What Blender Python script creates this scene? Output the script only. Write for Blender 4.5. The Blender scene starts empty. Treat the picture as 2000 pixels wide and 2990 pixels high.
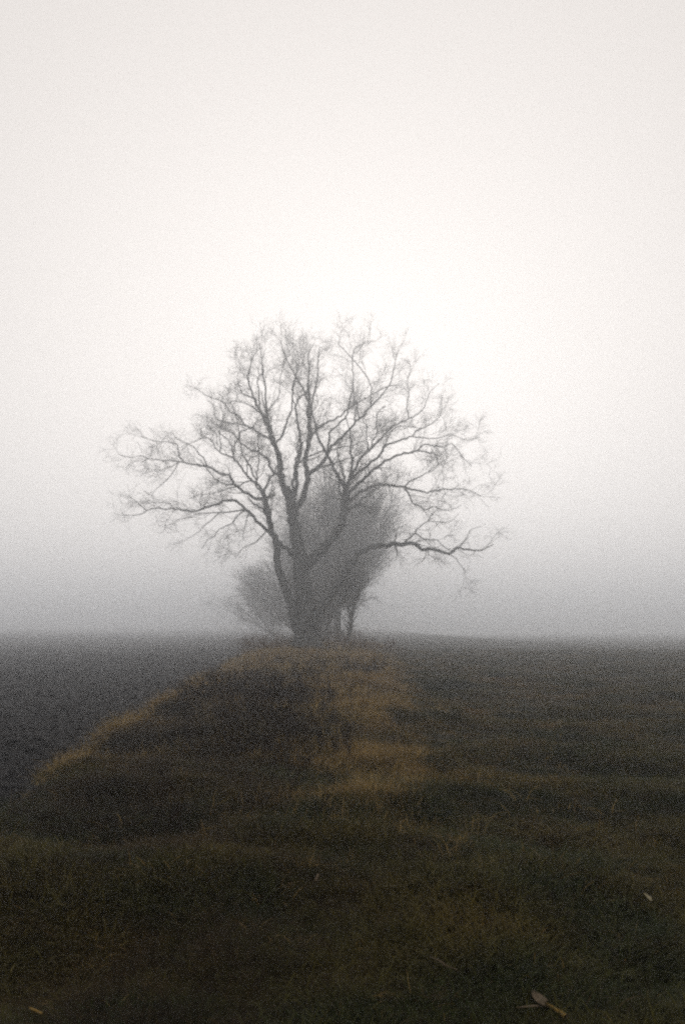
import bpy, math, random
import numpy as np
from mathutils import Vector

random.seed(7)
RNG = np.random.default_rng(11)
S = bpy.context.scene
COL = S.collection

# ------------------------------------------------------------------ camera
CAM_Z, TILT, FOC = 1.6, math.radians(6.46), 2907.0      # FOC: focal length in photograph pixels
cam_d = bpy.data.cameras.new('camera')
cam = bpy.data.objects.new('camera', cam_d)
COL.objects.link(cam)
cam.location = (0, 0, CAM_Z)
cam.rotation_euler = (math.radians(90) + TILT, 0, 0)
cam_d.sensor_fit = 'VERTICAL'
cam_d.sensor_height = 36
cam_d.sensor_width = 24
cam_d.lens = 35
cam_d.clip_end = 6000
S.camera = cam

# ------------------------------------------------------------------ sky, sun, exposure
SUN_EL, SUN_AZ = math.radians(11), math.radians(1)       # the pale glow ahead, a little right of the tree
sun_dir = Vector((math.sin(SUN_AZ) * math.cos(SUN_EL), math.cos(SUN_AZ) * math.cos(SUN_EL), math.sin(SUN_EL)))
W = bpy.data.worlds.new('World')
S.world = W
W.use_nodes = True
nt = W.node_tree
nt.nodes.clear()
def N(t, kind, **kw):
    n = t.nodes.new(kind)
    for k, v in kw.items():
        setattr(n, k, v)
    return n
wo = N(nt, 'ShaderNodeOutputWorld')
skyt = N(nt, 'ShaderNodeTexSky', sky_type='NISHITA', sun_disc=False)
skyt.sun_elevation = SUN_EL
skyt.sun_rotation = SUN_AZ
skyt.dust_density = 6.0
hs = N(nt, 'ShaderNodeHueSaturation')
hs.inputs['Saturation'].default_value = 0.12
nt.links.new(skyt.outputs[0], hs.inputs['Color'])
bgs = N(nt, 'ShaderNodeBackground')
bgs.inputs['Strength'].default_value = 0.003
nt.links.new(hs.outputs[0], bgs.inputs['Color'])
# fog-laden overcast: a broad glow round the hidden sun
tc = N(nt, 'ShaderNodeTexCoord')
dot = N(nt, 'ShaderNodeVectorMath', operation='DOT_PRODUCT')
nt.links.new(tc.outputs['Generated'], dot.inputs[0])
dot.inputs[1].default_value = sun_dir
def wm(op, a, b):
    m = N(nt, 'ShaderNodeMath', operation=op)
    for i, v in enumerate((a, b)):
        if isinstance(v, (int, float)):
            m.inputs[i].default_value = v
        else:
            nt.links.new(v, m.inputs[i])
    return m.outputs[0]
g = wm('POWER', wm('MULTIPLY', wm('ADD', dot.outputs['Value'], 1.0), 0.5), 24.0)
lum = wm('ADD', wm('MULTIPLY', g, 0.27), 0.72)
bgo = N(nt, 'ShaderNodeBackground')
bgo.inputs['Color'].default_value = (1.0, 0.942, 0.900, 1)
nt.links.new(lum, bgo.inputs['Strength'])
add = N(nt, 'ShaderNodeAddShader')
nt.links.new(bgs.outputs[0], add.inputs[0])
nt.links.new(bgo.outputs[0], add.inputs[1])
nt.links.new(add.outputs[0], wo.inputs['Surface'])

sun_l = bpy.data.lights.new('sun', 'SUN')
sun_l.energy = 0.5
sun_l.angle = math.radians(90)
sun_l.color = (1.0, 0.93, 0.84)
sun = bpy.data.objects.new('sun', sun_l)
COL.objects.link(sun)
sun.location = (0, 30, 60)
sun.rotation_euler = sun_dir.to_track_quat('Z', 'Y').to_euler()

S.view_settings.view_transform = 'Standard'
S.view_settings.look = 'None'
S.view_settings.exposure = 0.0
S.view_settings.gamma = 1.0
S.render.engine = 'CYCLES'
S.cycles.volume_bounces = 4
S.cycles.max_bounces = 6
S.cycles.diffuse_bounces = 1
S.cycles.use_denoising = False
S.cycles.filter_width = 2.5

HAZE_DENSITY = 0.0078
HAZE_COLOR = (0.925, 0.950, 0.985, 1)

# ------------------------------------------------------------------ helpers
def tag(o, label=None, cat=None, group=None, kind=None):
    if label: o['label'] = label
    if cat: o['category'] = cat
    if group: o['group'] = group
    if kind: o['kind'] = kind
    return o

def ray_at(sx, sy, Y):
    """point at depth Y (metres ahead) on the sight line of photograph position sx, sy"""
    dx, dy = (sx - 1000) / FOC, -(sy - 1495) / FOC
    d = Vector((dx, math.cos(TILT) - dy * math.sin(TILT), math.sin(TILT) + dy * math.cos(TILT)))
    return Vector((0, 0, CAM_Z)) + d * (Y / d.y)

def npmesh(name, verts, faces, mat, smooth=True, tri=False):
    verts = np.asarray(verts, dtype=np.float32).reshape(-1, 3)
    faces = np.asarray(faces, dtype=np.int32)
    me = bpy.data.meshes.new(name)
    k = faces.shape[1]
    me.vertices.add(len(verts)); me.vertices.foreach_set('co', verts.ravel())
    me.loops.add(faces.size); me.loops.foreach_set('vertex_index', faces.ravel())
    me.polygons.add(len(faces))
    me.polygons.foreach_set('loop_start', np.arange(len(faces), dtype=np.int32) * k)
    me.polygons.foreach_set('loop_total', np.full(len(faces), k, dtype=np.int32))
    me.polygons.foreach_set('use_smooth', np.full(len(faces), smooth))
    me.update(calc_edges=True)
    if mat: me.materials.append(mat)
    return me

def obj(name, me, parent=None):
    o = bpy.data.objects.new(name, me)
    COL.objects.link(o)
    if parent:
        o.parent = parent
        o.matrix_parent_inverse = parent.matrix_world.inverted()
    return o

def empty(name, loc):
    o = bpy.data.objects.new(name, None)
    COL.objects.link(o)
    o.location = loc
    o.empty_display_size = 0.3
    o.matrix_world.translation = loc
    return o

# smooth noise for shaping the land (sums of sines at random headings)
_nr = np.random.default_rng(3)
def make_noise(wl, n=9):
    ang = _nr.uniform(0, 2 * math.pi, n)
    k = 2 * math.pi / (wl * _nr.uniform(0.7, 1.5, n))
    ph = _nr.uniform(0, 2 * math.pi, n)
    def f(x, y):
        x = np.asarray(x, float); y = np.asarray(y, float)
        s = 0
        for a, kk, p in zip(ang, k, ph):
            s = s + np.sin(kk * (x * math.cos(a) + y * math.sin(a)) + p)
        return s / math.sqrt(n / 2)
    return f
n_big, n_mid, n_small, n_tiny = make_noise(9), make_noise(2.6), make_noise(0.9), make_noise(0.33)
n_edge = make_noise(4.5)
def sstep(a, b, x):
    t = np.clip((np.asarray(x, float) - a) / (b - a), 0, 1)
    return t * t * (3 - 2 * t)

def x_left(y):   # edge between the ploughed field and the rough bank
    y = np.asarray(y, float)
    return -3.15 - 0.03 * (y - 10) + 0.12 * n_edge(y * 0 + 3, y)
def x_right(y):  # edge between the rough bank and the meadow
    y = np.asarray(y, float)
    return 0.60 + 0.025 * np.clip(y - 12, 0, 60) + 0.16 * n_edge(y * 0 + 40, y)

def land(x, y):
    x = np.asarray(x, float); y = np.asarray(y, float)
    xl, xr = x_left(y), x_right(y)
    near = 1 - sstep(60, 140, np.hypot(x, y))
    z = 0.035 * n_big(x, y) * near
    # bank and the mound under the trees
    ins = sstep(xl - 0.35, xl + 0.5, x) * (1 - sstep(xr - 0.2, xr + 1.6, x))
    z = z + ins * (0.10 + 0.05 * n_mid(x, y) + 0.02 * n_small(x, y))
    mid = (xl + xr) / 2
    hump = np.exp(-((x - mid) / 2.5) ** 2) * sstep(30, 46, y) * (1 - 0.75 * sstep(50, 68, y))
    z = z + 0.36 * hump
    # ploughed field lies lower and is cloddy
    lf = 1 - sstep(xl - 0.6, xl + 0.15, x)
    z = z - 0.24 * lf + lf * near * (0.035 * np.sin((x + 0.03 * y) * 2 * math.pi / 0.62) + 0.03 * n_small(x, y) + 0.02 * n_tiny(x, y))
    # meadow: soft tussocks, then the land falls away beyond a low crest
    rf = sstep(xr, xr + 0.8, x)
    z = z + rf * near * (0.028 * n_mid(x, y) + 0.014 * n_small(x, y))
    drop = np.maximum(0, y - 38) ** 2 * 0.0021
    lin = 0.0021 * 16 ** 2 + (np.maximum(0, y - 54)) * 0.05
    drop = np.where(y > 54, lin, drop)
    z = z - np.minimum(drop * 0.12, 22) * sstep(12, 28, x)
    return z

# ------------------------------------------------------------------ materials
def material(name):
    m = bpy.data.materials.new(name)
    m.use_nodes = True
    t = m.node_tree
    b = t.nodes['Principled BSDF']
    b.inputs['Roughness'].default_value = 0.9
    b.inputs['Specular IOR Level'].default_value = 0.12
    return m, t, b

def ramp(t, src, stops):
    r = N(t, 'ShaderNodeValToRGB')
    cr = r.color_ramp
    while len(cr.elements) < len(stops): cr.elements.new(0.5)
    for e, (p, c) in zip(cr.elements, stops):
        e.position = p; e.color = (*c, 1)
    t.links.new(src, r.inputs[0])
    return r.outputs[0]

def noise(t, scale, detail=4, rough=0.6, vec=None):
    n = N(t, 'ShaderNodeTexNoise')
    n.inputs['Scale'].default_value = scale
    n.inputs['Detail'].default_value = detail
    n.inputs['Roughness'].default_value = rough
    if vec is None:
        g_ = N(t, 'ShaderNodeNewGeometry'); vec = g_.outputs['Position']
    t.links.new(vec, n.inputs['Vector'])
    return n.outputs['Fac']

def mixc(t, fac, a, b, blend='MIX'):
    m = N(t, 'ShaderNodeMix', data_type='RGBA', blend_type=blend)
    for sock, v in ((m.inputs[0], fac), (m.inputs[6], a), (m.inputs[7], b)):
        if hasattr(v, 'is_output'): t.links.new(v, sock)
        elif isinstance(v, (int, float)): sock.default_value = v
        else: sock.default_value = (*v, 1)
    return m.outputs[2]

def bump(t, b, h, strength, dist):
    n = N(t, 'ShaderNodeBump')
    n.inputs['Strength'].default_value = strength
    n.inputs['Distance'].default_value = dist
    t.links.new(h, n.inputs['Height']); t.links.new(n.outputs[0], b.inputs['Normal'])

def mat_ground(name, stops, scale, bs, bd):
    m, t, b = material(name)
    f1 = noise(t, scale, 6, 0.65)
    f2 = noise(t, scale * 0.13, 3, 0.5)
    c = ramp(t, f1, stops)
    c = mixc(t, ramp(t, f2, [(0.35, (0, 0, 0)), (0.7, (0.5, 0.5, 0.5))]), c, stops[-1][1])
    t.links.new(c, b.inputs['Base Color'])
    bump(t, b, noise(t, scale * 4, 6, 0.7), bs, bd)
    return m

M = {}
M['soil'] = mat_ground('wet_soil', [(0.25, (0.005, 0.0050, 0.0062)), (0.5, (0.010, 0.0098, 0.0112)), (0.8, (0.022, 0.020, 0.020))], 3.0, 0.8, 0.05)
M['turf'] = mat_ground('meadow_turf', [(0.25, (0.004, 0.0045, 0.0015)), (0.55, (0.010, 0.0105, 0.0032)), (0.8, (0.024, 0.018, 0.005))], 3.5, 0.8, 0.05)
M['litter'] = mat_ground('bank_litter', [(0.25, (0.005, 0.004, 0.002)), (0.55, (0.012, 0.0085, 0.0035)), (0.8, (0.030, 0.020, 0.007))], 3.5, 0.8, 0.05)

def mat_blade(name, cols, patch, lo=0.35, hi=0.65, ramp_y=None, far=None):
    """cols: dark, mid, light blade colours picked per plant; patch: colour of drifting patches"""
    m, t, b = material(name)
    oi = N(t, 'ShaderNodeObjectInfo')
    c = ramp(t, oi.outputs['Random'], [(0.0, cols[0]), (0.5, cols[1]), (1.0, cols[2])])
    n1 = noise(t, 0.55, 3, 0.55)
    pf = ramp(t, n1, [(lo, (0, 0, 0)), (hi, (1, 1, 1))])
    c = mixc(t, pf, c, mixc(t, 0.5, c, patch))
    at = N(t, 'ShaderNodeAttribute', attribute_name='tone')
    sc = ramp(t, at.outputs['Fac'], [(0, (0.55, 0.55, 0.55)), (1, (1.5, 1.45, 1.35))])
    c = mixc(t, 1.0, c, sc, 'MULTIPLY')
    t.links.new(c, b.inputs['Base Color'])
    b.inputs['Roughness'].default_value = 0.75
    return m
M['green'] = mat_blade('meadow_blade', [(0.009, 0.0145, 0.0030), (0.017, 0.0245, 0.0048), (0.036, 0.036, 0.0075)], (0.12, 0.078, 0.011), 0.42, 0.64)
M['gold'] = mat_blade('dry_blade', [(0.055, 0.038, 0.011), (0.19, 0.132, 0.042), (0.44, 0.325, 0.13)], (0.25, 0.150, 0.048), 0.4, 0.65)
M['faded'] = mat_blade('faded_blade', [(0.040, 0.031, 0.007), (0.088, 0.063, 0.015), (0.17, 0.112, 0.026)], (0.20, 0.10, 0.018))
M['brown'] = mat_blade('dead_blade', [(0.007, 0.0055, 0.0026), (0.015, 0.0105, 0.0043), (0.038, 0.024, 0.009)], (0.06, 0.038, 0.012))
M['stalk'] = mat_blade('dead_stalk', [(0.006, 0.0045, 0.003), (0.014, 0.009, 0.005), (0.035, 0.021, 0.010)], (0.02, 0.012, 0.008))

def mat_bark(name, a, b_):
    m, t, b = material(name)
    n = noise(t, 6.0, 6, 0.7)
    c = ramp(t, n, [(0.3, a), (0.7, b_)])
    t.links.new(c, b.inputs['Base Color'])
    bump(t, b, noise(t, 14.0, 5, 0.7), 0.8, 0.04)
    return m
M['bark'] = mat_bark('mist_paled_bark', (0.035, 0.038, 0.040), (0.11, 0.115, 0.112))  # bark colour paled to imitate mist veiling the limbs
M['twig'] = mat_bark('twig_bark', (0.08, 0.082, 0.080), (0.13, 0.13, 0.12))  # twigs paler still, the crown's misty fading put into their colour
M['russet'] = mat_bark('russet_stems', (0.06, 0.036, 0.020), (0.15, 0.090, 0.048))
M['shrub'] = mat_bark('shrub_bark', (0.012, 0.010, 0.009), (0.028, 0.019, 0.014))

# ------------------------------------------------------------------ the ground: three fields meeting edge to edge
ys = np.concatenate([np.arange(-14, 2, 1.0), np.arange(2, 24, 0.17), 24 * (1.012 ** np.arange(0, 90)), 24 * 1.012 ** 90 * (1.09 ** np.arange(1, 48))])
def sheet(name, u_fun, us, mat):
    Y = np.repeat(ys[:, None], len(us), 1)
    X = u_fun(ys[:, None], us[None, :])
    X = np.broadcast_to(X, Y.shape)
    Z = land(X, Y)
    V = np.stack([X, Y, Z], -1).reshape(-1, 3)
    r, c = len(ys), len(us)
    i = (np.arange(r - 1)[:, None] * c + np.arange(c - 1)[None, :]).ravel()
    F = np.stack([i, i + 1, i + c + 1, i + c], -1)
    return obj(name, npmesh(name, V, F, mat))
far_u = np.concatenate([np.arange(0, 12, 0.15), 12 * 1.06 ** np.arange(0, 84)])
pf = sheet('ploughed_field', lambda y, u: x_left(y) - u, far_u[::-1], M['soil'])
tag(pf, 'dark bare ploughed soil to the left of the rough grass bank', 'field', kind='structure')
bk = sheet('grass_bank', lambda y, u: x_left(y) + (x_right(y) - x_left(y)) * u, np.linspace(0, 1, 44), M['litter'])
tag(bk, 'rough brown uncut bank running up to the bare tree', 'bank', kind='structure')
md = sheet('meadow', lambda y, u: x_right(y) + u, far_u, M['turf'])
tag(md, 'dark green short grass meadow to the right of the bank', 'meadow', kind='structure')

# ------------------------------------------------------------------ haze: one closed box of even mist
def closed_box(name, lo, hi, mat):
    x0, y0, z0 = lo; x1, y1, z1 = hi
    V = [(x0, y0, z0), (x1, y0, z0), (x1, y1, z0), (x0, y1, z0), (x0, y0, z1), (x1, y0, z1), (x1, y1, z1), (x0, y1, z1)]
    F = [(0, 3, 2, 1), (4, 5, 6, 7), (0, 1, 5, 4), (1, 2, 6, 5), (2, 3, 7, 6), (3, 0, 4, 7)]
    return obj(name, npmesh(name, V, F, mat, smooth=False))
hm = bpy.data.materials.new('mist')
hm.use_nodes = True
hm.node_tree.nodes.clear()
ho = N(hm.node_tree, 'ShaderNodeOutputMaterial')
hv = N(hm.node_tree, 'ShaderNodeVolumePrincipled')
hv.inputs['Color'].default_value = HAZE_COLOR
hv.inputs['Density'].default_value = HAZE_DENSITY
hv.inputs['Anisotropy'].default_value = 0.86
hm.node_tree.links.new(hv.outputs[0], ho.inputs['Volume'])
hz = closed_box('haze', (-1750, -30, -24), (1750, 4700, 18.5), hm)
tag(hz, 'pale grey winter mist lying over the fields', 'mist', kind='stuff')

# ------------------------------------------------------------------ branch work
def tubes(P, R, sides):
    """P (M,n,3) centre lines, R (M,n) radii -> verts, quads"""
    Mn, n, _ = P.shape
    T = np.empty_like(P)
    T[:, 1:-1] = P[:, 2:] - P[:, :-2]
    T[:, 0] = P[:, 1] - P[:, 0]; T[:, -1] = P[:, -1] - P[:, -2]
    T /= np.linalg.norm(T, axis=-1, keepdims=True) + 1e-9
    mean = P[:, -1] - P[:, 0]
    ref = np.where(np.abs(mean[:, 2:3]) < 0.7 * np.linalg.norm(mean, axis=-1, keepdims=True) + 1e-9, np.array([[0, 0, 1.0]]), np.array([[0.3, 1.0, 0]]))
    A = np.cross(T, ref[:, None, :]); A /= np.linalg.norm(A, axis=-1, keepdims=True) + 1e-9
    B = np.cross(T, A)
    th = np.arange(sides) * 2 * math.pi / sides
    V = P[:, :, None, :] + R[:, :, None, None] * (np.cos(th)[None, None, :, None] * A[:, :, None, :] + np.sin(th)[None, None, :, None] * B[:, :, None, :])
    idx = np.arange(Mn * n * sides).reshape(Mn, n, sides)
    a = idx[:, :-1, :]; b = np.roll(a, -1, 2); d = idx[:, 1:, :]; c = np.roll(d, -1, 2)
    return V.reshape(-1, 3), np.stack([a, b, c, d], -1).reshape(-1, 4)

def join(parts):
    vs, fs, o = [], [], 0
    for v, f in parts:
        vs.append(v); fs.append(f + o); o += len(v)
    return np.concatenate(vs), np.concatenate(fs)

def resample(pts, rad, step, r, wob=0.0):
    """Catmull-Rom through pts, even steps, with small knotty wobble"""
    pts = np.asarray(pts, float); rad = np.asarray(rad, float)
    n = len(pts)
    ext = np.vstack([2 * pts[0] - pts[1], pts, 2 * pts[-1] - pts[-2]])
    out, orad = [], []
    for i in range(n - 1):
        p0, p1, p2, p3 = ext[i:i + 4]
        k = max(2, int(np.linalg.norm(p2 - p1) / step))
        for t in np.arange(k) / k:
            out.append(0.5 * (2 * p1 + (p2 - p0) * t + (2 * p0 - 5 * p1 + 4 * p2 - p3) * t * t + (3 * p1 - p0 - 3 * p2 + p3) * t ** 3))
            orad.append(rad[i] * (1 - t) + rad[i + 1] * t)
    out.append(pts[-1]); orad.append(rad[-1])
    out = np.array(out); orad = np.array(orad)
    if wob:
        w = r.normal(0, 1, out.shape) * (wob * np.clip(orad * 1.2, 0.012, 0.06))[:, None]
        w[0] = 0
        out = out + w
    return out, orad

def grow(par, prad, count, length, angle, n, r, rscale=0.6, rtip=0.004, wig=0.25, trop=(0, 0, 0.1), out_c=None, out_w=0.0, t0=0.15, t1=1.0, len_tip=0.5):
    """children on parent centre lines. par (M,n,3), prad (M,n). count: children in all. Returns P, R"""
    Mn, k, _ = par.shape
    seg = np.linalg.norm(np.diff(par, axis=1), axis=-1).sum(1)
    pi = r.choice(Mn, count, p=seg / seg.sum())
    t = t0 + (t1 - t0) * r.random(count) ** 0.8
    f = t * (k - 1); i0 = np.minimum(f.astype(int), k - 2); fr = (f - i0)[:, None]
    base = par[pi, i0] * (1 - fr) + par[pi, i0 + 1] * fr
    rb = prad[pi, i0] * (1 - fr[:, 0]) + prad[pi, i0 + 1] * fr[:, 0]
    tan = par[pi, i0 + 1] - par[pi, i0]
    tan /= np.linalg.norm(tan, axis=-1, keepdims=True) + 1e-9
    rv = r.normal(0, 1, (count, 3))
    perp = rv - (rv * tan).sum(-1, keepdims=True) * tan
    perp /= np.linalg.norm(perp, axis=-1, keepdims=True) + 1e-9
    an = np.radians(r.uniform(angle[0], angle[1], count))[:, None]
    d = tan * np.cos(an) + perp * np.sin(an)
    if out_c is not None:
        o = base - np.asarray(out_c); o /= np.linalg.norm(o, axis=-1, keepdims=True) + 1e-9
        d = d + out_w * o
        d /= np.linalg.norm(d, axis=-1, keepdims=True)
    L = r.uniform(length[0], length[1], count) * (1 - (1 - len_tip) * t)
    P = np.empty((count, n, 3)); P[:, 0] = base
    step = (L / (n - 1))[:, None]
    tr = np.asarray(trop, float)
    for j in range(1, n):
        P[:, j] = P[:, j - 1] + d * step
        d = d + r.normal(0, wig, (count, 3)) + tr
        d /= np.linalg.norm(d, axis=-1, keepdims=True)
    r0 = np.maximum(np.minimum(rb * rscale, 0.035 + 0 * rb), rtip * 1.2)
    w = np.linspace(0, 1, n)[None, :]
    R = r0[:, None] * (1 - w) + rtip * w
    return P, R

def stack_lines(lines, rads, n):
    """lines of any length -> (M,n,3) by even index sampling"""
    P = np.empty((len(lines), n, 3)); R = np.empty((len(lines), n))
    for i, (l, rr) in enumerate(zip(lines, rads)):
        f = np.linspace(0, len(l) - 1, n); i0 = np.minimum(f.astype(int), len(l) - 2); fr = f - i0
        P[i] = l[i0] * (1 - fr)[:, None] + l[i0 + 1] * fr[:, None]
        R[i] = rr[i0] * (1 - fr) + rr[i0 + 1] * fr
    return P, R

# ------------------------------------------------------------------ the big bare tree: limbs read off the photograph, spread in depth
TREE_Y = 47.0
PXM = TREE_Y / FOC
ZM = {'A': (300, 920, .3827), 'B': (850, 920, .4145), 'C': (300, 1350, .3827), 'D': (850, 1400, .4145), 'E': (650, 1500, .3827)}
def zp(spec):
    out = []
    z = None
    for s in spec:
        if isinstance(s, str): z = ZM[s]; continue
        out.append((z[0] + z[2] * s[0], z[1] + z[2] * s[1]))
    return out
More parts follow.
